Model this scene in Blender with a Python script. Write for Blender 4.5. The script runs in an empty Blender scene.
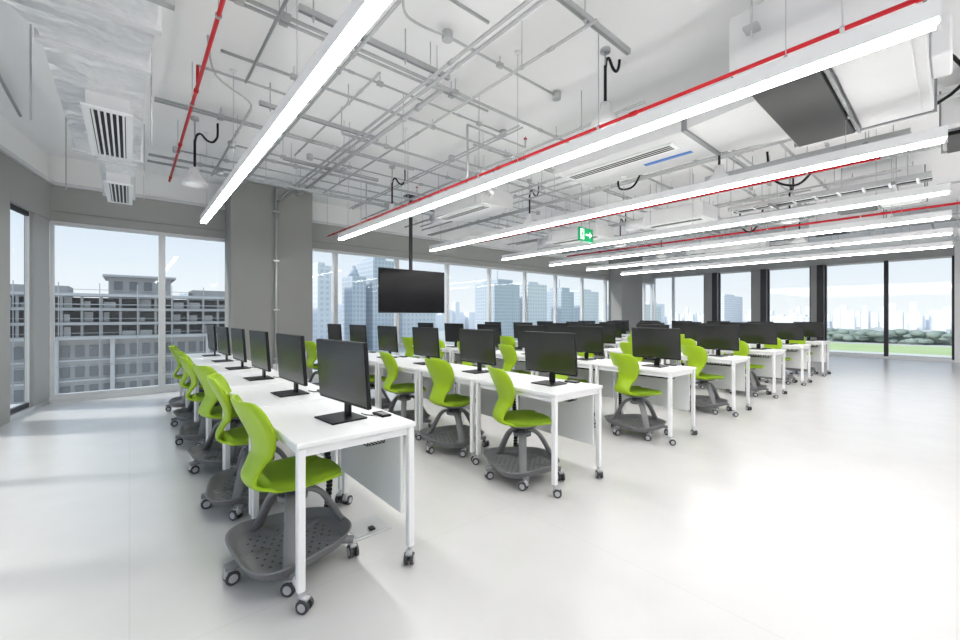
import bpy, bmesh, math, random
from mathutils import Vector, Matrix
random.seed(7)
S = bpy.context.scene
COL = S.collection
pi = math.pi

# ---------------------------------------------------------------- materials
def mat(name, col, rough=0.5, metal=0.0, emit=None, es=0.0, noise=0.0, nscale=8.0, bump=0.0, bscale=40.0, spec=0.5, bdist=0.02):
    m = bpy.data.materials.new(name); m.use_nodes = True
    nt = m.node_tree; b = nt.nodes['Principled BSDF']
    b.inputs['Base Color'].default_value = (*col, 1)
    b.inputs['Roughness'].default_value = rough
    b.inputs['Metallic'].default_value = metal
    b.inputs['Specular IOR Level'].default_value = spec
    if emit:
        b.inputs['Emission Color'].default_value = (*emit, 1)
        b.inputs['Emission Strength'].default_value = es
    tc = nt.nodes.new('ShaderNodeTexCoord')
    if noise > 0:
        n = nt.nodes.new('ShaderNodeTexNoise'); n.inputs['Scale'].default_value = nscale
        n.inputs['Detail'].default_value = 5
        nt.links.new(tc.outputs['Object'], n.inputs['Vector'])
        mx = nt.nodes.new('ShaderNodeMix'); mx.data_type = 'RGBA'
        mx.inputs[6].default_value = (*[c*(1-noise) for c in col], 1)
        mx.inputs[7].default_value = (*[min(1, c*(1+noise)) for c in col], 1)
        nt.links.new(n.outputs['Fac'], mx.inputs[0])
        nt.links.new(mx.outputs[2], b.inputs['Base Color'])
    if bump > 0:
        n2 = nt.nodes.new('ShaderNodeTexNoise'); n2.inputs['Scale'].default_value = bscale
        nt.links.new(tc.outputs['Object'], n2.inputs['Vector'])
        bp = nt.nodes.new('ShaderNodeBump'); bp.inputs['Strength'].default_value = bump
        bp.inputs['Distance'].default_value = bdist
        nt.links.new(n2.outputs['Fac'], bp.inputs['Height'])
        nt.links.new(bp.outputs['Normal'], b.inputs['Normal'])
    return m

M_white = mat('white_laminate', (0.86,0.86,0.86), 0.35)
M_wpow = mat('white_powdercoat', (0.86,0.86,0.87), 0.4)
M_ceil = mat('ceiling_white_paint', (0.93,0.93,0.935), 0.9, noise=0.03, nscale=1.2)
M_grey = mat('grey_wall_paint', (0.29,0.29,0.28), 0.7, noise=0.04, nscale=3)
M_grey2 = mat('grey_bulkhead_paint', (0.37,0.37,0.36), 0.7, noise=0.03, nscale=3)
M_wallw = mat('white_wall_paint', (0.90,0.90,0.90), 0.8, noise=0.02, nscale=2)
M_alu = mat('aluminium_frame', (0.68,0.69,0.70), 0.4, 0.3)
M_dark = mat('dark_frame', (0.04,0.04,0.045), 0.5, spec=.3)
M_black = mat('black_plastic', (0.008,0.008,0.009), 0.45, spec=.25)
M_screen = mat('black_screen_glass', (0.006,0.006,0.008), 0.14, spec=0.15)
M_lcd = mat('antiglare_monitor_panel', (0.010,0.010,0.012), 0.24, spec=0.8)
M_green = mat('lime_green_plastic', (0.36,0.56,0.005), 0.35, noise=0.02, nscale=5)
M_pad = mat('lime_green_upholstery', (0.235,0.39,0.005), 0.75, noise=0.06, nscale=150, bump=0.1, bscale=300)
M_cgrey = mat('chair_grey_plastic', (0.20,0.20,0.21), 0.5, noise=0.04, nscale=20)
M_cdark = mat('caster_dark', (0.05,0.05,0.055), 0.5)
M_clight = mat('caster_light_grey', (0.5,0.5,0.52), 0.4)
M_red = mat('red_sprinkler_paint', (0.52,0.010,0.020), 0.4, spec=.3)
M_steel = mat('galvanised_steel', (0.50,0.51,0.52), 0.33, 0.6, noise=0.10, nscale=30)
M_steeld = mat('dull_steel', (0.26,0.27,0.28), 0.45, 0.4, noise=0.08, nscale=30)
M_lite = mat('opal_diffuser', (1,1,1), 0.5, emit=(1,0.99,0.97), es=30.0)
M_foil = mat('foil_insulated_duct', (0.82,0.82,0.83), 0.32, 0.45, noise=0.06, nscale=6, bump=0.8, bscale=7, bdist=.07)
M_duct = mat('white_duct_sheet', (0.70,0.70,0.71), 0.5, 0.15, noise=0.04, nscale=4)
M_blue = mat('blue_label', (0.05,0.2,0.6), 0.5)
M_sgn = mat('exit_sign_green', (0.0,0.33,0.12), 0.4, emit=(0.0,0.42,0.14), es=0.4, spec=.2)
M_sgw = mat('exit_sign_white', (0.9,0.95,0.9), 0.4, emit=(1,1,1), es=0.7)

def floor_mat():
    m = bpy.data.materials.new('pale_vinyl_floor'); m.use_nodes = True
    nt = m.node_tree; b = nt.nodes['Principled BSDF']
    tc = nt.nodes.new('ShaderNodeTexCoord')
    n = nt.nodes.new('ShaderNodeTexNoise'); n.inputs['Scale'].default_value = 3.0; n.inputs['Detail'].default_value = 8
    nt.links.new(tc.outputs['Object'], n.inputs['Vector'])
    mx = nt.nodes.new('ShaderNodeMix'); mx.data_type='RGBA'
    mx.inputs[6].default_value=(0.60,0.59,0.585,1); mx.inputs[7].default_value=(0.68,0.67,0.665,1)
    nt.links.new(n.outputs['Fac'], mx.inputs[0])
    br = nt.nodes.new('ShaderNodeTexBrick'); br.offset = 0.0
    br.inputs['Color1'].default_value=(1,1,1,1); br.inputs['Color2'].default_value=(1,1,1,1)
    br.inputs['Mortar'].default_value=(0.92,0.92,0.92,1)
    br.inputs['Scale'].default_value=1.0; br.inputs['Mortar Size'].default_value=0.003
    br.inputs['Brick Width'].default_value=2.0; br.inputs['Row Height'].default_value=2.0
    nt.links.new(tc.outputs['Object'], br.inputs['Vector'])
    mm = nt.nodes.new('ShaderNodeMix'); mm.data_type='RGBA'; mm.blend_type='MULTIPLY'; mm.inputs[0].default_value=1
    nt.links.new(mx.outputs[2], mm.inputs[6]); nt.links.new(br.outputs['Color'], mm.inputs[7])
    nt.links.new(mm.outputs[2], b.inputs['Base Color'])
    b.inputs['Roughness'].default_value=0.25
    b.inputs['Specular IOR Level'].default_value=0.5
    return m
M_floor = floor_mat()

def glass_mat():
    m = bpy.data.materials.new('window_glass'); m.use_nodes=True
    nt=m.node_tree; nt.nodes.clear()
    o=nt.nodes.new('ShaderNodeOutputMaterial'); t=nt.nodes.new('ShaderNodeBsdfTransparent')
    t.inputs[0].default_value=(0.97,0.985,0.98,1)
    g=nt.nodes.new('ShaderNodeBsdfGlossy'); g.inputs['Roughness'].default_value=0.02
    mx=nt.nodes.new('ShaderNodeMixShader'); mx.inputs[0].default_value=0.015
    nt.links.new(t.outputs[0],mx.inputs[1]); nt.links.new(g.outputs[0],mx.inputs[2]); nt.links.new(mx.outputs[0],o.inputs[0])
    return m
M_glass = glass_mat()

def tower_mat(name, c1, c2, w=3.0, h=3.5, ms=0.6):
    m = bpy.data.materials.new(name); m.use_nodes=True
    nt=m.node_tree; b=nt.nodes['Principled BSDF']
    tc=nt.nodes.new('ShaderNodeTexCoord')
    sp=nt.nodes.new('ShaderNodeSeparateXYZ'); nt.links.new(tc.outputs['Object'], sp.inputs[0])
    ad=nt.nodes.new('ShaderNodeMath'); ad.operation='ADD'
    nt.links.new(sp.outputs[0],ad.inputs[0]); nt.links.new(sp.outputs[1],ad.inputs[1])
    cb=nt.nodes.new('ShaderNodeCombineXYZ'); nt.links.new(ad.outputs[0],cb.inputs[0]); nt.links.new(sp.outputs[2],cb.inputs[1])
    br=nt.nodes.new('ShaderNodeTexBrick'); br.offset=0
    br.inputs['Color1'].default_value=(*c1,1); br.inputs['Color2'].default_value=(*[c*0.92 for c in c1],1)
    br.inputs['Mortar'].default_value=(*c2,1); br.inputs['Scale'].default_value=1
    br.inputs['Mortar Size'].default_value=ms; br.inputs['Brick Width'].default_value=w; br.inputs['Row Height'].default_value=h
    nt.links.new(cb.outputs[0],br.inputs['Vector']); nt.links.new(br.outputs['Color'],b.inputs['Base Color'])
    b.inputs['Roughness'].default_value=0.9; b.inputs['Specular IOR Level'].default_value=0.1
    return m
M_t1 = tower_mat('tower_hazed_glass_blue',(0.50,0.55,0.61),(0.62,0.66,0.71))  # distance haze is put into the colours of these tower materials
M_t2 = tower_mat('tower_hazed_concrete',(0.66,0.69,0.74),(0.78,0.80,0.83),4,4,1.0)
M_t3 = tower_mat('tower_hazed_beige',(0.66,0.67,0.70),(0.78,0.79,0.81),5,4,1.2)
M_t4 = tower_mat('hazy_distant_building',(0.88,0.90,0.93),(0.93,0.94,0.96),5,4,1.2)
M_bldA = mat('concrete_facade', (0.50,0.485,0.47), 0.9, noise=0.12, nscale=0.6, spec=.1)  # facade colours lightened to carry haze over the building opposite
M_bldB = mat('concrete_facade_light', (0.62,0.605,0.59), 0.9, noise=0.08, nscale=0.5, spec=.1)
M_bldW = mat('facade_dark_opening', (0.25,0.245,0.245), 0.9, spec=.1)
M_grass = mat('grass_field', (0.50,0.60,0.30), 0.9, noise=0.15, nscale=0.02, spec=.1)
M_ground = mat('city_ground', (0.60,0.59,0.57), 0.9, noise=0.15, nscale=0.01, spec=.1)
M_tree = mat('hazed_tree_foliage', (0.30,0.35,0.31), 0.95, noise=0.25, nscale=0.1, spec=0)  # foliage paled and greyed, distance haze painted into the colour
M_road = mat('pale_path', (0.7,0.68,0.63), 0.9, noise=0.05, nscale=0.1, spec=.1)

# ---------------------------------------------------------------- mesh builder
class MB:
    def __init__(s): s.bm=bmesh.new(); s.mats=[]
    def mi(s,m):
        if m not in s.mats: s.mats.append(m)
        return s.mats.index(m)
    def _assign(s,verts,m,smooth=False):
        i=s.mi(m); fs=set()
        for v in verts:
            for f in v.link_faces: fs.add(f)
        for f in fs: f.material_index=i; f.smooth=smooth
    def box(s,lo,hi,m,bev=0.0,rot=None,seg=1):
        lo=Vector(lo); hi=Vector(hi); c=(lo+hi)/2; d=hi-lo
        M=Matrix.Translation(c)
        if rot is not None: M=M@rot
        M=M@Matrix.Diagonal((*d,1))
        r=bmesh.ops.create_cube(s.bm,size=1,matrix=M); vs=r['verts']
        if bev>0:
            es=list({e for v in vs for e in v.link_edges})
            i=s.mi(m)
            for v in vs:
                for f in v.link_faces: f.material_index=i
            bmesh.ops.bevel(s.bm,geom=es,offset=bev,segments=seg,affect='EDGES',profile=0.5,material=-1)
        else: s._assign(vs,m)
    def cyl(s,a,b,r,m,n=10,r2=None,smooth=True,cap=True):
        a=Vector(a); b=Vector(b); d=b-a; L=d.length
        if L<1e-6: return
        q=d.to_track_quat('Z','Y').to_matrix().to_4x4()
        M=Matrix.Translation((a+b)/2)@q
        k=bmesh.ops.create_cone(s.bm,cap_ends=cap,segments=n,radius1=r,radius2=r if r2 is None else r2,depth=L,matrix=M)
        s._assign(k['verts'],m,smooth)
        for v in k['verts']:
            for f in v.link_faces:
                if len(f.verts)>4: f.smooth=False
    def sph(s,c,r,m,sub=2,scale=(1,1,1)):
        k=bmesh.ops.create_icosphere(s.bm,subdivisions=sub,radius=r,matrix=Matrix.Translation(c)@Matrix.Diagonal((*scale,1)))
        s._assign(k['verts'],m,True)
    def lathe(s,c,prof,m,n=20,smooth=True):
        c=Vector(c); i=s.mi(m); rings=[]
        for r,z in prof:
            rings.append([s.bm.verts.new(c+Vector((r*math.cos(2*pi*k/n),r*math.sin(2*pi*k/n),z))) for k in range(n)])
        for a,b in zip(rings,rings[1:]):
            for k in range(n):
                f=s.bm.faces.new((a[k],a[(k+1)%n],b[(k+1)%n],b[k])); f.material_index=i; f.smooth=smooth
        for rg in (rings[0],rings[-1]):
            f=s.bm.faces.new(rg); f.material_index=i
    def tube(s,pts,r,m,n=8):
        pts=[Vector(p) for p in pts]; i=s.mi(m); rings=[]
        up=Vector((0,0,1))
        prev=None
        for k,p in enumerate(pts):
            t=(pts[min(k+1,len(pts)-1)]-pts[max(k-1,0)]).normalized()
            if prev is None:
                x=t.cross(up if abs(t.z)<0.9 else Vector((1,0,0))).normalized()
            else:
                x=(prev-t*prev.dot(t)).normalized()
            prev=x; y=t.cross(x)
            rings.append([s.bm.verts.new(p+(x*math.cos(2*pi*j/n)+y*math.sin(2*pi*j/n))*r) for j in range(n)])
        for a,b in zip(rings,rings[1:]):
            for k in range(n):
                f=s.bm.faces.new((a[k],a[(k+1)%n],b[(k+1)%n],b[k])); f.material_index=i; f.smooth=True
        for rg in (rings[0],rings[-1]):
            f=s.bm.faces.new(rg); f.material_index=i
    def sweep(s,pts,wid,ths,side,m):
        pts=[Vector(p) for p in pts]; i=s.mi(m); rings=[]; side=Vector(side).normalized()
        for k,p in enumerate(pts):
            t=(pts[min(k+1,len(pts)-1)]-pts[max(k-1,0)]).normalized()
            nn=t.cross(side).normalized(); w=wid[k]/2; h=ths[k]/2
            c=[(w,h*.5),(w*.7,h),(-w*.7,h),(-w,h*.5),(-w,-h*.5),(-w*.7,-h),(w*.7,-h),(w,-h*.5)]
            rings.append([s.bm.verts.new(p+side*a+nn*b) for a,b in c])
        n=8
        for a,b in zip(rings,rings[1:]):
            for k in range(n):
                f=s.bm.faces.new((a[k],a[(k+1)%n],b[(k+1)%n],b[k])); f.material_index=i; f.smooth=True
        for rg in (rings[0],rings[-1]):
            f=s.bm.faces.new(rg); f.material_index=i
    def poly(s,pts,m):
        f=s.bm.faces.new([s.bm.verts.new(p) for p in pts]); f.material_index=s.mi(m)
    def hexa(s,a,b,m):
        A=[s.bm.verts.new(p) for p in a]; B=[s.bm.verts.new(p) for p in b]; i=s.mi(m)
        fs=[A,B]+[(A[k],A[(k+1)%4],B[(k+1)%4],B[k]) for k in range(4)]
        for q in fs:
            f=s.bm.faces.new(q); f.material_index=i
    def mesh(s,name):
        bmesh.ops.recalc_face_normals(s.bm,faces=s.bm.faces[:])
        me=bpy.data.meshes.new(name); s.bm.to_mesh(me); s.bm.free()
        for m in s.mats: me.materials.append(m)
        return me
    def obj(s,name,loc=(0,0,0),rz=0):
        return put(name,s.mesh(name),loc,rz)
def put(name,me,loc=(0,0,0),rz=0):
    o=bpy.data.objects.new(name,me); COL.objects.link(o); o.location=loc; o.rotation_euler=(0,0,rz); return o

def catmull(P,n):
    out=[]; N=len(P)
    for i in range(N-1):
        p0=P[max(i-1,0)];p1=P[i];p2=P[i+1];p3=P[min(i+2,N-1)]
        for k in range(n):
            t=k/n
            out.append(tuple(0.5*((2*b)+(-a+c)*t+(2*a-5*b+4*c-d)*t*t+(-a+3*b-3*c+d)*t**3) for a,b,c,d in zip(p0,p1,p2,p3)))
    out.append(tuple(P[-1])); return out

# ================================================================= ROOM SHELL
CZ=3.7; YB=8.75; XR=17.6; YF=-3.0
HEADB=2.72; BULK=3.27; HEADR=3.0
cx0,cy0=-0.9,YB
ldir=Vector((-0.188,-0.982,0)).normalized()
b=MB(); b.box((-4,YF-.2,-0.1),(XR+.3,YB+.3,0),M_floor); b.obj('floor')
b=MB(); b.box((-4,YF-.2,CZ),(XR+.3,YB+.3,CZ+.15),M_ceil); b.obj('ceiling')
b=MB()
b.box((cx0-.15,YB,0),(XR+.2,YB+.2,0.06),M_alu)
b.box((cx0-.15,YB-.02,HEADB),(XR+.2,YB+.2,BULK),M_grey2)
b.box((cx0-.15,YB-.06,BULK-.03),(XR+.2,YB+.2,BULK+.02),M_alu)
b.box((cx0-.15,YB-.035,HEADB+.13),(XR,YB,HEADB+.145),M_grey)
b.box((cx0-.15,YB+.02,BULK),(XR+.2,YB+.2,CZ),M_wallw)
b.obj('wall_back')
b=MB()
b.box((XR,YF,0),(XR+.2,YB+.2,0.06),M_alu)
b.box((XR-.02,YF,HEADR),(XR+.2,YB,BULK),M_grey2)
b.box((XR,YF,BULK),(XR+.2,YB,CZ),M_wallw)
b.box((XR-.05,YF,0),(XR+.2,0.05,BULK),M_wallw)
b.obj('wall_right')
b=MB(); b.box((-4,YF-.2,0),(XR+.2,YF,CZ),M_wallw); b.obj('wall_front')
lw_rot=math.atan2(ldir.y,ldir.x)
Lw=12.2
b=MB()
b.box((0,-.1,0),(Lw,0,0.06),M_alu)
b.box((0,-.1,HEADB),(Lw,.02,BULK),M_grey2)
b.box((0,-.1,BULK-.03),(Lw,.06,BULK+.02),M_alu)
b.box((0,-.1,BULK),(Lw,-.02,CZ),M_wallw)
b.box((0,-.1,0),(0.5,0.0,HEADB),M_grey2,)
b.box((1.22,-.1,0),(1.95,0.02,HEADB),M_grey2)
for u in (3.5,5.0,6.5,8.0,9.5,11.0):
    b.box((u-.04,-.1,0),(u+.04,-.02,HEADB),M_alu)
b.obj('wall_left',(cx0,cy0,0),lw_rot)
b=MB()
b.box((.5,-.08,.06),(.53,-.04,HEADB),M_alu); b.box((1.17,-.08,.06),(1.22,-.04,HEADB),M_dark)
b.box((.53,-.08,.06),(1.17,-.04,.12),M_dark); b.box((.53,-.08,HEADB-.06),(1.17,-.04,HEADB),M_dark)
b.box((.53,-.07,.12),(1.17,-.065,HEADB-.06),M_glass)
b.obj('window_1',(cx0,cy0,0),lw_rot)
b=MB(); b.box((1.95,-.07,.06),(Lw,-.065,HEADB),M_glass); b.obj('window_2',(cx0,cy0,0),lw_rot)

xs=[cx0,0.42,1.9,3.4,4.9,6.4,7.9,9.4,10.9,12.4,13.9,15.4,16.9,XR]
wn=3
for a,c in zip(xs,xs[1:]):
    b=MB(); z0=.06; z1=HEADB; y0,y1=YB+.02,YB+.12
    fw=.045
    b.box((a,y0,z0),(a+fw,y1,z1),M_alu); b.box((c-fw,y0,z0),(c,y1,z1),M_alu)
    b.box((a+fw,y0,z0),(c-fw,y1,z0+.06),M_alu); b.box((a+fw,y0,z1-.05),(c-fw,y1,z1),M_alu)
    b.box((a+fw,YB+.07,z0+.06),(c-fw,YB+.075,z1-.05),M_glass)
    b.obj('window_%d'%wn); wn+=1
posts=[(6.12,6.62),(4.49,4.96),(2.88,3.23)]
segs=[(0.05,1.42),(1.42,2.88),(3.23,4.49),(4.96,6.12),(6.62,7.9),(7.9,YB)]
for a,c in segs:
    b=MB(); z0=.06; z1=HEADR; fw=.05
    mm=M_dark if a<6 else M_alu
    b.box((XR+.02,a,z0),(XR+.12,a+fw,z1),mm); b.box((XR+.02,c-fw,z0),(XR+.12,c,z1),mm)
    b.box((XR+.02,a+fw,z0),(XR+.12,c-fw,z0+.06),M_alu); b.box((XR+.02,a+fw,z1-.05),(XR+.12,c-fw,z1),M_alu)
    b.box((XR+.07,a+fw,z0+.06),(XR+.075,c-fw,z1-.05),M_glass)
    b.obj('window_%d'%wn); wn+=1
for i,(a,c) in enumerate(posts):
    b=MB(); b.box((XR-.12,a+.002,0),(XR+.15,c-.002,HEADR),M_grey)
    b.box((XR-.14,a+.002,0),(XR-.12,a+.18,HEADR),M_dark)
    b.obj('window_pier')
def column(x0,x1,y0,y1,pipe=True):
    b=MB(); b.box((x0,y0,0),(x1,y1,CZ),M_grey,bev=.01)
    b.box((x0-.012,y0-.012,0),(x1+.012,y1,.08),M_alu)
    if pipe:
        xp=x0+.72
        b.cyl((xp,y0-.04,0.02),(xp,y0-.04,CZ-.05),.022,M_steel)
        for z in (.5,1.4,2.3,3.2):
            b.box((xp-.05,y0-.07,z),(xp+.05,y0,z+.03),M_steel)
        b.box((xp-.05,y0-.06,.3),(xp+.05,y0,.42),M_white,bev=.005)
    b.obj('column')
column(1.33,2.72,8.2,YB+.02)
column(14.05,15.6,8.2,YB+.02,False)

# ================================================================= LINEAR LIGHTS
BLK=[(3.1,5.2,.0,1.1,2.95),(3.8,4.6,1.1,3.15,2.97),(3.9,4.65,4.5,5.85,2.97)]
def top_at(x,y):
    for a,c,d,e,z in BLK:
        if a<=x<=c and d<=y<=e: return z
    return CZ
LX=[.77,2.68,4.5,6.45,8.1,9.7,11.5]
for x in LX:
  for (y0,y1,ww) in ((.05,6.72,(.6,2.6,4.6,6.4)),(-2.95,-.4,(-2.6,-.8))):  # second span: unseen extra lights behind the camera, added to brighten the room
    b=MB(); z=2.57; h=.034
    b.box((x-h,y0,z+.022),(x+h,y1,z+.105),M_wpow)
    b.box((x-h+.002,y0+.01,z),(x+h-.002,y1-.01,z+.022),M_lite)
    b.box((x-h-.001,y0-.006,z-.002),(x+h+.001,y0,z+.107),M_wpow); b.box((x-h-.001,y1,z-.002),(x+h+.001,y1+.006,z+.107),M_wpow)
    for yy in ww:
        zt=top_at(x,yy)
        b.cyl((x,yy,z+.1),(x,yy,zt),.0025,M_steel,5)
        b.cyl((x,yy,z+.1),(x,yy,z+.13),.008,M_steel,6)
        b.cyl((x,yy,zt-.02),(x,yy,zt),.03,M_wpow,10)
    b.obj('linear_pendant_light')

# ================================================================= TABLE
def caster(b,x,y,ang,r=.032,zt=.09,dark=M_cdark,hub=M_clight):
    c,s=math.cos(ang),math.sin(ang)
    ox,oy=x+c*.02,y+s*.02
    px,py=-s,c
    for k in (-1,1):
        a=(ox+px*k*.008,oy+py*k*.008,r); e=(ox+px*k*.024,oy+py*k*.024,r)
        b.cyl(a,e,r,dark,16); e2=(ox+px*k*.0265,oy+py*k*.0265,r); b.cyl(e,e2,r*.62,hub,12)
    b.cyl((ox-px*.008,oy-py*.008,r),(ox+px*.008,oy+py*.008,r),r*.5,dark,8)
    b.cyl((x,y,r),(x,y,zt),.011,hub,8)
    b.sweep([(x-c*.012,y-s*.012,r*1.2),(x,y,r*2.15),(ox+c*.02,oy+s*.02,r*1.9)],[.034]*3,[.012]*3,(px,py,0),hub)
def table_mesh():
    b=MB(); H=.742
    b.box((-.3,-.45,H-.026),(.3,.45,H),M_white,bev=.006,seg=2)
    for y in (-.415,.415): b.box((-.26,y-.012,H-.066),(.26,y+.012,H-.026),M_wpow)
    for x in (-.265,.265): b.box((x-.012,-.40,H-.066),(x+.012,.40,H-.026),M_wpow)
    for x in (-.277,.277):
        for y in (-.425,.425):
            b.box((x-.018,y-.018,.085),(x+.018,y+.018,H-.026),M_wpow,bev=.007,seg=2)
            caster(b,x,y,random.choice([.6,2.4,-.9,-2.3]),.03,.1)
    b.box((.235,-.40,.26),(.251,.40,H-.066),M_white,bev=.002)
    for k in range(6):
        zz=H-.14; xx=.12+.02*k
        b.cyl((xx,-.25,zz),(xx,.25,zz),.003,M_black,5)
    for k in range(8):
        yy=-.25+.5*k/7
        b.tube([(.12,yy,H-.03),(.12,yy,H-.14),(.22,yy,H-.14),(.22,yy,H-.03)],.003,M_black,5)
    return b.mesh('training_table')
TM=table_mesh()
def monitor_mesh():
    b=MB()
    R=Matrix.Rotation(math.radians(-4),4,'Y')
    b.box((-.115,-.11,0),(.085,.11,.009),M_black,bev=.003)
    b.box((.02,-.03,.009),(.035,.03,.30),M_black,bev=.003)
    b.box((0.0,-.04,.20),(.03,.04,.28),M_black,bev=.003)
    b.box((-.02,-.272,.085),(.004,.272,.425),M_black,bev=.004,rot=R)
    b.box((.0,-.2,.13),(.02,.2,.36),M_black,bev=.006,rot=R)
    b.box((-.0225,-.268,.099),(-.0195,.268,.421),M_lcd,rot=R)
    b.box((-.023,-.015,.09),(-.02,.015,.094),M_clight,rot=R)
    return b.mesh('computer_monitor')
MM=monitor_mesh()
def dock_mesh():
    b=MB(); b.box((-.03,-.06,0),(.03,.06,.012),M_black,bev=.004)
    b.box((-.02,-.05,.012),(.02,.02,.014),M_cgrey)
    b.tube([(-.03,.0,.008),(-.055,.01,.005),(-.075,.05,.005),(-.08,.09,.006)],.003,M_black,6)
    return b.mesh('docking_station')
DM=dock_mesh()

def chair_mesh():
    b=MB()
    P=[(-.285,.895,.08),(-.284,.885,.145),(-.272,.85,.19),(-.25,.80,.213),(-.218,.73,.208),(-.194,.665,.178),
       (-.19,.61,.137),(-.212,.555,.115),(-.235,.505,.115),(-.228,.465,.125),(-.185,.437,.15),(-.11,.43,.185),
       (-.02,.432,.21),(.08,.435,.215),(.15,.434,.195),(.2,.424,.15),(.222,.41,.09)]
    C=catmull(P,3); m=10; rows=[]
    tmp=bmesh.new()
    for k,(x,z,w) in enumerate(C):
        a=C[max(k-1,0)]; c=C[min(k+1,len(C)-1)]
        t=Vector((c[0]-a[0],c[1]-a[1])).normalized(); n=Vector((-t.y,t.x))
        bow=.055 if z>.6 else (.03 if x<-.15 else .018)
        r=[]
        for j in range(m+1):
            s=-1+2*j/m; d=bow*(abs(s)**2.2)*(w/.2)
            r.append(tmp.verts.new((x+n.x*d,w*s,z+n.y*d)))
        rows.append(r)
    for a,c in zip(rows,rows[1:]):
        for j in range(m): tmp.faces.new((a[j],a[j+1],c[j+1],c[j]))
    bmesh.ops.recalc_face_normals(tmp,faces=tmp.faces[:])
    bmesh.ops.solidify(tmp,geom=tmp.faces[:],thickness=.016)
    me=bpy.data.meshes.new('t'); tmp.to_mesh(me); tmp.free()
    n0=len(b.bm.faces); b.bm.from_mesh(me); bpy.data.meshes.remove(me)
    b.bm.faces.ensure_lookup_table(); i=b.mi(M_green)
    for f in b.bm.faces[n0:]: f.material_index=i; f.smooth=True
    i=b.mi(M_pad); n=32; rings=[]
    for sc,z in ((.90,.447),(1.0,.455),(1.01,.468),(.96,.482),(.85,.488),(.6,.487),(.3,.484)):
        rg=[]
        for k in range(n):
            a=2*pi*k/n; ca,sa=math.cos(a),math.sin(a); e=2/2.5
            rg.append(b.bm.verts.new((.02+.215*sc*abs(ca)**e*(1 if ca>0 else -1),.215*sc*abs(sa)**e*(1 if sa>0 else -1),z-(.015 if ca>.8 else 0))))
        rings.append(rg)
    for a,c in zip(rings,rings[1:]):
        for k in range(n):
            f=b.bm.faces.new((a[k],a[(k+1)%n],c[(k+1)%n],c[k])); f.material_index=i; f.smooth=True
    for rg in (rings[0],rings[-1]):
        f=b.bm.faces.new(rg); f.material_index=i; f.smooth=True
    b.cyl((0,0,.345),(0,0,.42),.055,M_cdark,18)
    b.cyl((0,0,.41),(0,0,.432),.12,M_cgrey,20,r2=.15)
    b.cyl((0,0,.33),(0,0,.36),.075,M_cgrey,18)
    b.cyl((0.02,.05,.40),(.06,.19,.40),.007,M_cdark,6)
    b.sph((.06,.195,.40),.014,M_cdark,1)
    for ang in (0,math.radians(112),math.radians(-112)):
        c,s=math.cos(ang),math.sin(ang)
        prof=catmull([(.02,.365),(.09,.36),(.155,.315),(.205,.24),(.25,.16),(.29,.10)],3)
        pts=[(c*r,s*r,z) for r,z in prof]; N=len(pts)
        b.sweep(pts,[.07-.025*k/N+.02*(k/N)**3 for k in range(N)],[.03]*N,(-s,c,0),M_cgrey)
    i=b.mi(M_cgrey); n=40; rings=[]
    def ring(sx,z,ex=3.4):
        rg=[]
        for k in range(n):
            a=2*pi*k/n; ca,sa=math.cos(a),math.sin(a); e=2/ex
            yy=.265*sx*abs(sa)**e*(1 if sa>0 else -1); xx=.265*sx*abs(ca)**e*(1 if ca>0 else -1)
            yy*=1-.22*(xx/.27)
            rg.append(b.bm.verts.new((xx,yy,z)))
        return rg
    for sx,z in ((.88,.083),(.97,.09),(1.05,.135),(1.08,.14),(1.06,.145),(1.02,.14),(.93,.104),(.88,.1)):
        rings.append(ring(sx,z))
    for a,c in zip(rings,rings[1:]):
        for k in range(n):
            f=b.bm.faces.new((a[k],a[(k+1)%n],c[(k+1)%n],c[k])); f.material_index=i; f.smooth=True
    for rg in (rings[0],rings[-1]):
        f=b.bm.faces.new(rg); f.material_index=i
    for ix in range(-4,5):
        for iy in range(-4,5):
            x=ix*.046+(.0 if iy%2 else .023); y=iy*.042
            if abs(x)<.2 and abs(y)<.19*(1-.22*x/.27):
                b.cyl((x,y,.099),(x,y,.1015),.0075,M_cdark,6,smooth=False)
    for k in range(5):
        a=math.radians(36+72*k); c,s=math.cos(a),math.sin(a)
        b.sweep([(c*.12,s*.12,.088),(c*.24,s*.24,.09),(c*.315,s*.315,.085)],[.06,.055,.045],[.03,.03,.026],(-s,c,0),M_cgrey)
        caster(b,c*.305,s*.305,a+1.2+k,.033,.09)
    return b.mesh('student_chair')
CM=chair_mesh()

ROWX=[.85,2.6,4.42,6.22,8.02,9.82,11.62]
NT=6
for r,xc in enumerate(ROWX):
    for j in range(NT):
        yc=1.86+.45+.93*j
        put('training_table',TM,(xc,yc,0))
        mr=random.uniform(-3,3)
        if r==0: mr=random.uniform(1,3) if j else 5
        put('computer_monitor',MM,(xc+.04,yc-.12,.742),math.radians(mr))
        put('docking_station',DM,(xc+.23,yc-.2,.742),math.radians(random.uniform(-8,8)))
        rot=random.uniform(-14,14)
        if r==0 and j==0: rot=3
        if r>=1 and j==0: rot=-22+random.uniform(-5,7)
        put('student_chair',CM,(xc-.17+(.03 if r>=2 else 0)+random.uniform(-.02,.02),yc+random.uniform(-.02,.02),0),math.radians(rot))
for r in (0,1,2,3):
    b=MB(); xc=ROWX[r]; x=xc+.13; y=2.33+.36
    for k in range(22):
        z=.03+k*.026
        b.box((x-.018+.02*math.sin(k*.2),y-.012,z-.011),(x+.018+.02*math.sin(k*.2),y+.012,z+.011),M_black,bev=.003)
    b.box((x-.05,y-.05,0),(x+.05,y+.05,.02),M_black,bev=.004)
    b.obj('cable_spine')
b=MB(); b.box((.98,2.25,0),(1.22,2.47,.006),M_steel,bev=.002); b.box((1.0,2.27,.006),(1.2,2.45,.009),M_clight,bev=.002)
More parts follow.
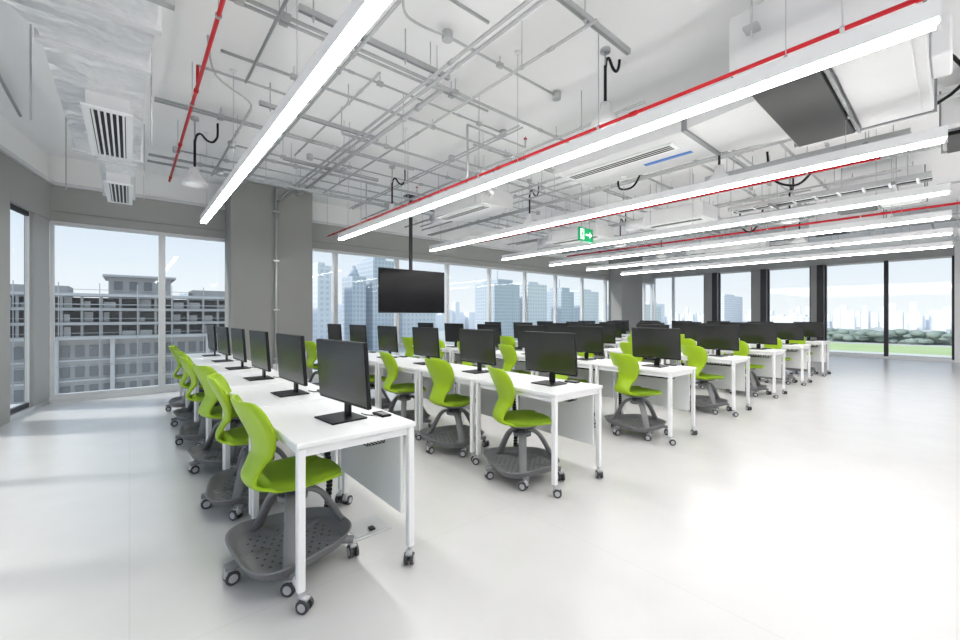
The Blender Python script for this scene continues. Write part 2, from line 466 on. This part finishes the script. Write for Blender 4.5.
b.box((1.1,2.29,.009),(1.13,2.33,.02),M_black); b.obj('floor_power_box')

# ================================================================= TV
b=MB(); x0,x1,y,z0,z1=3.52,5.02,7.0,1.36,2.21
b.box((x0,y,z0),(x1,y+.035,z1),M_black,bev=.006)
b.box((x0+.015,y-.003,z0+.02),(x1-.015,y+.002,z1-.015),M_screen)
b.box((x0+.3,y+.035,z0+.15),(x1-.3,y+.07,z1-.15),M_black,bev=.01)
xm=(x0+x1)/2
b.box((xm-.2,y+.07,1.6),(xm+.2,y+.09,2.0),M_dark)
b.box((xm-.03,y+.09,1.6),(xm+.03,y+.13,CZ),M_dark)
b.box((xm-.12,y+.03,CZ-.02),(xm+.12,y+.2,CZ),M_dark)
b.obj('ceiling_mounted_television')

# ================================================================= EXIT SIGN
b=MB(); w,h=.40,.24
b.box((-w/2,-.02,-h/2),(w/2,.02,h/2),M_sgn,bev=.004)
Y=-.0225
def tl(p,q,t,m=M_sgw):
    p=Vector((p[0],Y,p[1]));q=Vector((q[0],Y,q[1]));d=(q-p).normalized();n=Vector((-d.z,0,d.x))*t/2
    b.poly([p+n,q+n,q-n,p-n],m)
def disc(cx,cz,r,m=M_sgw):
    b.poly([(cx+r*math.cos(2*pi*k/14),Y,cz+r*math.sin(2*pi*k/14)) for k in range(14)],m)
b.poly([(-.18,Y+.0015,-.09),(-.07,Y+.0015,-.09),(-.07,Y+.0015,.095),(-.18,Y+.0015,.095)],M_sgw)
Y=-.0240
def gl(p,q,t): tl(p,q,t,M_sgn)
disc(-.10,.062,.016,M_sgn)
gl((-.112,.04),(-.128,-.012),.03)
gl((-.128,-.012),(-.10,-.04),.018); gl((-.10,-.04),(-.105,-.08),.015)
gl((-.13,-.012),(-.15,-.05),.018); gl((-.15,-.05),(-.178,-.055),.014)
gl((-.112,.035),(-.085,.01),.012); gl((-.118,.035),(-.15,.03),.012); gl((-.15,.03),(-.16,.005),.011)
tl((-.03,0),(.10,0),.032)
b.poly([(.09,Y,.06),(.165,Y,0),(.09,Y,-.06)],M_sgw)
b.cyl((-.12,0,h/2),(-.12,0,.95),.004,M_steel,6); b.cyl((.12,0,h/2),(.12,0,.95),.004,M_steel,6)
b.obj('exit_sign',(6.2,4.33,2.75))

# ================================================================= CEILING SERVICES
def pipe_y(name,x,z,y0,y1,r,m,hang=True,step=1.5,coup=True):
    b=MB(); b.cyl((x,y0,z),(x,y1,z),r,m,10)
    yy=y0+.4
    while yy<y1:
        if coup: b.cyl((x,yy-.03,z),(x,yy+.03,z),r*1.35,m,10)
        if hang and yy+.3<y1:
            b.cyl((x,yy+.3,z),(x,yy+.3,CZ),.004,M_steel,5)
            b.cyl((x,yy+.29,z),(x,yy+.31,z),r*1.5,M_steel,10)
        yy+=step
    return b.obj(name)
def pipe_x(name,y,z,x0,x1,r,m,hang=True,step=1.6,box=False):
    b=MB(); b.cyl((x0,y,z),(x1,y,z),r,m,10)
    if box:
        b.cyl((x0,y,z-.035),(x0,y,z+.035),.045,m,12); b.cyl((x1,y,z-.035),(x1,y,z+.035),.045,m,12)
    xx=x0+.3
    while xx<x1:
        b.cyl((xx-.03,y,z),(xx+.03,y,z),r*1.35,m,10)
        if hang and xx+.3<x1:
            b.cyl((xx+.3,y,z),(xx+.3,y,CZ),.004,M_steel,5)
            b.box((xx+.27,y-.02,z-r-.01),(xx+.33,y+.02,z+r+.006),M_steel)
        xx+=step
    return b.obj(name)
RP=[(.45,3.3,-2,7.6,.014),(2.9,2.835,-.3,7.9,.013),(6.85,3.2,.6,8.1,.017),(10.6,3.2,-1,8.1,.022),(14.4,3.2,-1,8.0,.022)]
for x,z,y0,y1,r in RP: pipe_y('sprinkler_pipe',x,z,y0,y1,r,M_red)
for x,z,r,y0,y1 in [(1.30,3.42,.014,-1,8),(1.38,3.42,.014,-1,8),(2.0,3.38,.015,.4,8),(2.07,3.38,.015,.4,8),(3.42,3.5,.011,3.3,8.1),(3.48,3.5,.011,3.3,8.1),
      (4.95,3.4,.018,1.9,8.5),(5.60,3.3,.015,-1,8.5),(5.69,3.3,.015,-1,8.5),(7.15,3.38,.018,-1,8.5),(7.7,3.42,.014,-1,8.5),
      (8.7,3.42,.016,1.6,8.5),(9.95,3.42,.018,-1,8.5),(11.2,3.3,.018,-1,8.5),(12.9,3.4,.018,-1,8.5),(15.8,3.35,.025,-1,8),(16.4,3.35,.02,-1,8),(-.95,3.6,.016,-1,7),
      (1.72,3.50,.011,3.4,5.9),(2.42,3.32,.012,1.6,6.8),(3.65,3.30,.014,1.9,8),(4.75,3.22,.012,1.5,7.5),(5.05,3.25,.014,1.5,7.9),(.98,3.5,.014,4.9,7.6),(6.1,3.45,.02,2.4,8.3),(6.5,3.25,.014,2.4,8.2),(8.05,3.3,.014,.5,8.2),(9.1,3.25,.02,1.6,8),(13.3,3.35,.03,-1,8),(4.0,3.38,.03,6.4,8.2),
      (10.2,3.25,.03,3.2,8),(8.35,3.36,.03,2.0,7.9),(2.25,3.44,.025,3.2,7.6),(.80,3.42,.012,.5,4.2)]:
    pipe_y('electrical_conduit',x,z,y0,y1,r,M_steel,step=1.9)
for y,z,r,x0,x1 in [(2.35,3.56,.013,.6,2.1),(3.3,3.56,.015,.3,8),(3.37,3.56,.013,.3,3.0),(4.15,3.60,.014,.6,12),(4.22,3.60,.013,3.5,12),(4.95,3.56,.018,2.0,12),(5.5,3.60,.013,.2,12),(5.57,3.60,.013,.2,3.4),
      (6.5,3.56,.020,1.3,16),(7.35,3.56,.020,.2,16),(7.8,3.60,.018,.2,16),(1.5,3.56,.018,5.4,11),(2.5,3.58,.018,5.2,11),(.4,3.58,.018,13,16)]:
    pipe_x('electrical_conduit',y,z,x0,x1,r,M_steel)
for y,z,r,x0,x1 in [(2.75,3.62,.011,2.0,3.42),(3.75,3.62,.011,1.3,3.6),(4.6,3.5,.011,3.42,6.3),(5.95,3.46,.012,.98,2.42),(6.15,3.62,.011,2.0,7),(6.85,3.34,.018,.98,3.6),(7.1,3.62,.012,.5,9),(1.15,3.62,.01,5.3,8),(1.9,3.46,.012,5.6,11),(3.0,3.2,.014,8.0,11.5),(3.9,3.3,.02,7.1,11.4),(5.3,3.22,.012,8.0,14)]:
    pipe_x('electrical_conduit',y,z,x0,x1,r,M_steel,box=True,step=1.3)
for pts,r,m in [([(1.38,2.4,3.42),(1.5,2.55,3.44),(1.75,2.7,3.55),(2.0,2.75,3.62)],.010,M_steel),
                ([(.98,4.9,3.5),(.9,4.6,3.45),(.6,4.4,3.5),(.5,4.1,3.66)],.010,M_steel),
                ([(5.05,3.0,3.25),(5.25,3.1,3.1),(5.45,3.0,3.15),(5.5,2.9,3.4),(5.5,2.9,3.69)],.014,M_black),
                ([(7.0,1.2,3.5),(7.05,1.3,3.25),(7.15,1.5,3.15),(7.1,1.75,3.3),(7.05,1.8,3.69)],.016,M_black),
                ([(9.9,2.6,3.5),(9.92,2.7,3.2),(10.1,2.9,3.1),(10.2,3.1,3.3),(10.2,3.1,3.69)],.018,M_black),
                ([(4.9,.2,3.6),(5.3,-.05,3.3),(5.5,.3,3.15),(5.5,.9,3.2),(5.45,1.3,3.5),(5.4,1.4,3.69)],.014,M_black),
                ([(3.65,4.2,3.3),(3.8,4.35,3.15),(4.0,4.4,3.1),(4.1,4.55,3.1)],.03,M_foil)]:
    b=MB(); b.tube(catmull(pts,5),r,m,8); b.obj('flexible_conduit')
for x,y,zz in [(2.9,3.6,2.835),(2.9,6.2,2.835),(6.85,2.2,3.2),(6.85,5.2,3.2),(.45,4.3,3.3),(10.6,3,3.2)]:
    b=MB(); zt=3.46 if zz<3.1 else zz+.18
    b.cyl((x,y,zz+.014),(x,y,zt),.012,M_red if zz>3 else M_steel,8)
    b.cyl((x,y,zt),(x+.95,y,zt),.012,M_steel,8); b.cyl((x+.95,y,zt-.0),(x+.95,y,zt+.1),.010,M_steel,8)
    b.cyl((x+.95,y,zt+.1),(x+.95,y,zt+.115),.022,M_red,10); b.cyl((x+.95,y,zt+.115),(x+.95,y,zt+.14),.006,M_steel,6)
    b.obj('sprinkler_head')
def tray(x0,x1,y0,y1,z):
    b=MB(); b.box((x0,y0,z),(x0+.015,y1,z+.06),M_steel); b.box((x1-.015,y0,z),(x1,y1,z+.06),M_steel)
    y=y0+.1
    while y<y1:
        b.box((x0+.015,y,z),(x1-.015,y+.03,z+.012),M_steel); y+=.25
    for k in range(4):
        xx=x0+.05+k*(x1-x0-.1)/3
        b.cyl((xx,y0,z+.03),(xx,y1,z+.03),.012,M_black if k%2 else M_wpow,8)
    y=y0+.3
    while y<y1:
        b.box((x0-.06,y,z-.04),(x1+.06,y+.04,z),M_steeld)
        for xx in (x0-.04,x1+.04): b.cyl((xx,y+.02,z-.05),(xx,y+.02,CZ),.005,M_steel,6)
        y+=1.3
    b.obj('cable_tray')
tray(5.85,6.0,.3,2.2,3.1); tray(9.3,9.55,1.7,4.5,3.1); tray(12.1,12.4,2.4,6.3,3.05); tray(7.3,7.6,.2,2.4,2.98)
for y,x0,x1 in [(1.75,.9,3.1),(3.0,.9,2.2),(4.6,1.0,2.3),(6.0,1.6,3.0),(2.0,5.5,8),(5.2,5.6,6.7)]:
    b=MB(); b.box((x0,y-.02,3.44),(x1,y+.02,3.48),M_steel)
    b.box((x0,y-.012,3.438),(x1,y+.012,3.441),M_steeld)
    xx=x0+.1
    while xx<x1: b.cyl((xx,y,3.40),(xx,y,CZ),.005,M_steel,6); b.cyl((xx,y,3.425),(xx,y,3.44),.014,M_steel,6); xx+=.75
    b.obj('strut_channel')

def pendant(x,y,side=1,z=2.88):
    b=MB()
    b.lathe((x,y,z),[(.10,.012),(.135,0),(.138,.012),(.115,.06),(.075,.11),(.05,.15),(.045,.21),(.02,.22)],M_duct,22)
    b.cyl((x,y,z+.006),(x,y,z+.02),.095,M_white,18)
    b.cyl((x,y,z+.22),(x,y,CZ),.009,M_steel,8)
    b.cyl((x,y,z+.22),(x,y,z+.55),.014,M_black,8)
    b.cyl((x,y,CZ-.03),(x,y,CZ),.045,M_steel,12)
    xs=catmull([(x,y,z+.5),(x+.015*side,y,z+.60),(x+.06*side,y,z+.64),(x+.12*side,y,z+.58),(x+.18*side,y,z+.57),(x+.22*side,y,z+.62),(x+.235*side,y,z+.68),(x+.235*side,y,CZ)],4)
    b.tube(xs,.013,M_black,8)
    b.obj('pendant_lamp')
pendant(3.25,2.06,1,3.0)
for x,y in [(3.2,5.9),(.6,6.0),(5.35,1.85),(5.35,4.9),(8.5,1.85),(8.5,5.0),(10.9,2.2),(10.9,5.2)]:
    pendant(x,y)

def rect(x0,x1,z0,z1,y): return [(x0,y,z0),(x1,y,z0),(x1,y,z1),(x0,y,z1)]
b=MB()
secs=[(-.52,.10,2.72,3.3,-1.5),(-.52,.10,2.72,3.3,2.6),(-.36,.08,2.78,3.22,3.1),(-.36,.08,2.78,3.22,5.1),(-.24,.04,2.86,3.12,5.5),(-.24,.04,2.86,3.12,7.1)]
for a,c in zip(secs,secs[1:]): b.hexa(rect(a[0],a[1],a[2],a[3],a[4]),rect(c[0],c[1],c[2],c[3],c[4]),M_foil)
for yy,s in ((.4,0),(1.5,0),(2.55,0),(3.15,2),(5.05,2),(5.5,4),(7.08,4)):
    q=secs[s]; b.box((q[0]-.02,yy,q[2]-.02),(q[1]+.02,yy+.045,q[3]+.02),M_duct)
def grille(x0,x1,y0,y1,z,n):
    b.box((x0,y0,z-.10),(x1,y1,z),M_duct)
    b.box((x0-.02,y0-.02,z-.112),(x1+.02,y0+.02,z-.098),M_wpow); b.box((x0-.02,y1-.02,z-.112),(x1+.02,y1+.02,z-.098),M_wpow)
    b.box((x0-.02,y0+.02,z-.112),(x0+.02,y1-.02,z-.098),M_wpow); b.box((x1-.02,y0+.02,z-.112),(x1+.02,y1-.02,z-.098),M_wpow)
    b.box((x0+.02,y0+.02,z-.103),(x1-.02,y1-.02,z-.10),M_black)
    for k in range(1,n):
        xx=x0+(x1-x0)*k/n
        b.box((xx-.006,y0+.02,z-.112),(xx+.006,y1-.02,z-.103),M_wpow)
grille(-.22,.0,3.7,4.75,2.78,7); grille(-.19,.01,6.0,7.0,2.86,6)
b.box((-.12,4.9,2.772),(-.02,5.05,2.779),M_blue)
for yy in (.2,2.2,4.4,6.6):
    zz=2.64 if yy<3 else 2.74
    if yy<3: b.box((-.57,yy,zz),(.15,yy+.04,zz+.04),M_steel)
    for xx in (-.55,.14): b.cyl((xx,yy+.02,zz),(xx,yy+.02,CZ),.006,M_steel,6)
b.obj('foil_wrapped_air_duct')
b=MB(); b.box((-1.35,-1.5,2.95),(-.8,3.4,3.4),M_foil,bev=.03)
b.hexa(rect(-1.35,-.8,2.95,3.4,3.4),rect(-1.2,-.9,3.05,3.3,4.0),M_foil)
for yy in (0,1.2,2.4,3.3): b.box((-1.37,yy,2.93),(-.78,yy+.04,3.42),M_duct)
for yy in (.5,2.8):
    for xx in (-1.4,-.75): b.cyl((xx,yy,2.9),(xx,yy,CZ),.006,M_steel,6)
    b.box((-1.42,yy-.02,2.89),(-.73,yy+.02,2.93),M_steel)
b.obj('foil_wrapped_air_duct')

def fcu(x0,x1,y0,y1,z):
    b=MB()
    b.box((x0,y0,z),(x1,y1,z+.38),M_duct,bev=.01)
    for xx in (x0+.1,x1-.13): b.box((xx,y0-.015,z-.012),(xx+.03,y1+.015,z+.39),M_steeld)
    ym=y0+(y1-y0)*.52
    b.box((x0+.17,ym,z-.04),(x1-.17,y1-.03,z-.001),M_black,bev=.006)
    b.box((x0+.2,y0+.06,z-.02),(x1-.2,ym-.05,z-.001),M_duct,bev=.004)
    b.box((x0+.17,ym-.04,z-.05),(x1-.17,ym-.02,z),M_steeld)
    b.box((x0+.3,y0+.14,z-.024),(x0+.38,y0+.24,z-.019),M_blue)
    b.box((x0+.9,y0-.10,z+.05),(x0+1.3 if x1-x0>1.5 else x1-.05,y0,z+.3),M_wpow,bev=.01)
    for xx in (x0-.05,x1+.05):
        for yy in (y0+.15,y1-.15):
            b.box((xx-.04,yy-.04,z+.2),(xx+.05,yy+.04,z+.22),M_steel); b.cyl((xx,yy,z+.15),(xx,yy,CZ),.007,M_steel,6)
    for k in range(3):
        yy=y0+.25+.14*k
        b.tube(catmull([(x1,yy,z+.12+.06*k),(x1+.15,yy,z+.12+.06*k),(x1+.27,yy+.05,z+.2+.06*k),(x1+.3,yy+.1,z+.4+.05*k),(x1+.3,yy+.1,CZ)],4),.022,M_black if k<2 else M_steel,8)
        b.cyl((x1+.08,yy,z+.12+.06*k),(x1+.13,yy,z+.12+.06*k),.034,M_steel,10)
        b.cyl((x1+.10,yy,z+.12+.06*k),(x1+.10,yy,z+.2+.06*k),.01,M_red if k==1 else M_dark,6)
    return b
b=fcu(3.12,5.05,.12,1.02,2.96)
b.hexa(rect(3.7,4.75,2.98,3.3,1.02),rect(3.8,4.6,2.98,3.22,1.6),M_duct)
b.box((3.8,1.6,2.97),(4.6,3.1,3.22),M_duct,bev=.01)
b.box((3.78,1.58,2.96),(4.62,1.62,3.23),M_steeld)
b.box((3.95,1.78,2.955),(4.13,3.05,2.97),M_wpow,bev=.003)
for k in range(3):
    b.box((3.985+.045*k,1.82,2.951),(4.005+.045*k,3.01,2.956),M_black)
b.box((4.30,1.75,2.964),(4.36,2.25,2.969),M_blue)
b.obj('ceiling_fan_coil_unit')
for (x,y,L) in ((3.95,4.55,1.25),(7.25,4.8,1.3),(7.25,2.75,1.05),(11.65,3.0,1.4)):
    b=MB(); w=.65 if x<11 else .3
    b.box((x,y,2.97),(x+w,y+L,3.22),M_duct,bev=.01)
    b.box((x+.06,y+.05,2.955),(x+.24,y+L-.05,2.97),M_wpow,bev=.003)
    for k in range(3): b.box((x+.095+.045*k,y+.08,2.951),(x+.115+.045*k,y+L-.08,2.956),M_black)
    b.cyl((x+w/2,y+L,3.1),(x+w/2,y+L+.5,3.1),.1,M_foil,16)
    for xx in (x-.02,x+w+.02):
        for yy in (y+.15,y+L-.15): b.cyl((xx,yy,3.0),(xx,yy,CZ),.005,M_steel,6)
    b.obj('air_diffuser_plenum')
b=fcu(8.3,9.2,.3,1.3,3.02); b.obj('ceiling_fan_coil_unit')
b=fcu(5.9,6.9,-.9,.1,3.1); b.obj('ceiling_fan_coil_unit')
b=fcu(11.75,12.5,1.0,2.2,3.2); b.obj('ceiling_fan_coil_unit')
b=MB(); b.box((13.0,-1,2.98),(13.9,5.2,3.12),M_duct,bev=.02)
for yy in (0,2,4,5): b.box((12.97,yy,2.95),(13.93,yy+.05,3.13),M_steel); b.cyl((12.98,yy,3),(12.98,yy,CZ),.006,M_steel,6); b.cyl((13.92,yy,3),(13.92,yy,CZ),.006,M_steel,6)
b.obj('rectangular_air_duct')

# ================================================================= EXTERIOR
G=-26
b=MB(); b.box((-900,-900,G-1),(2500,2500,G),M_ground); b.obj('city_ground')
b=MB(); b.box((150,-200,G),(540,240,G+.2),M_grass); b.box((300,-200,G+.2),(312,240,G+.3),M_road); b.box((400,-200,G+.2),(425,240,G+.3),M_road); b.obj('grass_field')
b=MB()
for k in range(420):
    y=-120+k*.84+random.uniform(-1,1); x=575+random.uniform(-10,35); r=random.uniform(2.2,3.8)
    b.sph((x,y,G+r*.9+random.uniform(0,9)),r,M_tree,1,(1,1.8,random.uniform(.6,1.1)))
b.box((582,-130,G),(590,235,G+10),M_tree)
b.obj('tree_line')
b=MB(); X0,X1,Y0,Y1=-34,10.5,45,75; top=3.4
b.box((X0,Y0+1.6,G),(X1,Y1,top-.6),M_bldW)
zz=top-.3
for fl in range(4):
    z=zz-fl*1.15
    b.box((X0-.2,Y0-.2,z-.22),(X1+.2,Y0+1.7,z),M_bldB if fl in (0,3) else M_bldA)
    x=X0
    while x<X1 and fl<3:
        b.box((x,Y0+.3,z-1.15),(x+.16,Y0+.5,z-.2),M_bldA)
        if random.random()<.6: b.box((x+.2,Y0+.55,z-1.12),(x+random.uniform(.5,1.1),Y0+.7,z-random.uniform(.3,.8)),random.choice([M_bldB,M_bldA]))
        x+=1.15
    b.box((X0,Y0-.15,z+.28),(X1,Y0-.11,z+.32),M_bldA)
zb=zz-3*1.15-.2
b.box((X0,Y0+.6,G),(X1,Y0+1.6,zb),M_bldA)
for r in range(12):
    z=zb-.5-r*1.6
    x=X0+.4
    while x<X1-1:
        b.box((x,Y0+.45,z-.9),(x+.5,Y0+.605,z),M_bldW)
        x+=.82
    b.box((X0,Y0+.4,z-1.25),(X1,Y0+.62,z-1.12),M_bldB)
x=X0
while x<X1:
    b.box((x,Y0+.1,G),(x+.28,Y0+.6,zb),M_bldB); x+=3.28
x=X0
while x<X1:
    b.cyl((x,Y0-.5,-14),(x,Y0-.5,top+.5),.03,M_bldA,5); x+=2.3
for z in (-10,-7.5,-5,-2.6,-.3,2.2): b.cyl((X0,Y0-.5,z),(X1,Y0-.5,z),.03,M_bldA,5)
b.box((-1.5,52,top-.6),(3.2,58,top+1.6),M_bldA); b.box((-1.9,51.6,top+1.6),(3.6,58.4,top+1.8),M_bldB)
for k in range(4): b.box((-1.1+k*1.1,51.9,top+.3),(-.5+k*1.1,52.05,top+1.2),M_bldW)
b.box((-8,50,top-.6),(-4,54,top+.5),M_bldA); b.box((5,52,top-.6),(8,56,top+.6),M_bldA)
b.obj('unfinished_concrete_building')
def tower(x0,x1,y,z,m,dep=25,crown=0):
    b=MB(); b.box((x0,y,G),(x1,y+dep,z),m)
    w=(x1-x0)
    if crown==1:
        b.box((x0+w*.2,y+3,z),(x1-w*.2,y+dep-3,z+5),m); b.cyl(((x0+x1)/2,y+dep/2,z+5),((x0+x1)/2,y+dep/2,z+16),.5,m,6)
    elif crown==2:
        b.cyl(((x0+x1)/2,y+dep/2,z),((x0+x1)/2,y+dep/2,z+9),w*.42,m,12,r2=w*.1)
    else:
        b.box((x0+w*.1,y+2,z),(x1-w*.4,y+dep-6,z+2.5),m)
    b.obj('skyscraper')
tower(103,113,300,38,M_t2); tower(129,140,300,32,M_t1,20,2); tower(146,166,300,46,M_t1,30)
tower(178,212,310,38,M_t2,25); tower(225,245,420,14,M_t4); tower(276,312,300,34,M_t1,30,1); tower(325,356,300,36,M_t2,30)
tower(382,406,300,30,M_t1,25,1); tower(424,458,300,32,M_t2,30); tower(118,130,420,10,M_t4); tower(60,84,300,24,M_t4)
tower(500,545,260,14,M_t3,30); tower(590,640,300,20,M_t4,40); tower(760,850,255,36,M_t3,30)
b=MB()
for k in range(150):
    y=-100+k*5+random.uniform(-3,3); x=1300+random.uniform(-150,150); w=random.uniform(5,13)
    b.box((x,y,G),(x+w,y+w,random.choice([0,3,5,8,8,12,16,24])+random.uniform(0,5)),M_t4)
for k in range(90):
    x=50+k*11+random.uniform(-3,3); y=700+random.uniform(-100,100); w=random.uniform(9,18)
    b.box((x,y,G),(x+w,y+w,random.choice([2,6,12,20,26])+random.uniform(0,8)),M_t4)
for k in range(16):
    x=640+k*12; y=100+k*7
    b.box((x,y,G),(x+14,y+12,random.uniform(-6,4)),random.choice([M_t4,M_t3]))
b.obj('city_skyline')

# ================================================================= WORLD + SUN
W=bpy.data.worlds.new('sky'); S.world=W; W.use_nodes=True
nt=W.node_tree; bg=nt.nodes['Background']
tc=nt.nodes.new('ShaderNodeTexCoord'); sp=nt.nodes.new('ShaderNodeSeparateXYZ'); nt.links.new(tc.outputs['Generated'],sp.inputs[0])
cr=nt.nodes.new('ShaderNodeValToRGB'); nt.links.new(sp.outputs['Z'],cr.inputs[0])
cr.color_ramp.elements[0].position=0.0; cr.color_ramp.elements[0].color=(0.90,0.925,0.95,1)
cr.color_ramp.elements[1].position=0.35; cr.color_ramp.elements[1].color=(0.52,0.68,0.90,1)
nt.links.new(cr.outputs[0],bg.inputs[0]); bg.inputs[1].default_value=1.1
sd=bpy.data.lights.new('sun','SUN'); sd.energy=3.0; sd.angle=math.radians(7.0); sd.color=(1,.97,.93)
so=bpy.data.objects.new('sun',sd); COL.objects.link(so)
so.rotation_euler=Vector((.62,-.36,-.58)).to_track_quat('-Z','Y').to_euler()

# ================================================================= CAMERA
cd=bpy.data.cameras.new('camera'); cam=bpy.data.objects.new('camera',cd); COL.objects.link(cam)
cam.location=(0,0,1.30); cam.rotation_euler=(math.radians(90),0,math.radians(-40.6))
cd.sensor_width=36; cd.lens=409/960*36; cd.shift_y=-4/960; cd.clip_start=.05; cd.clip_end=5000
S.camera=cam
S.view_settings.view_transform='Standard'
S.view_settings.look='None'
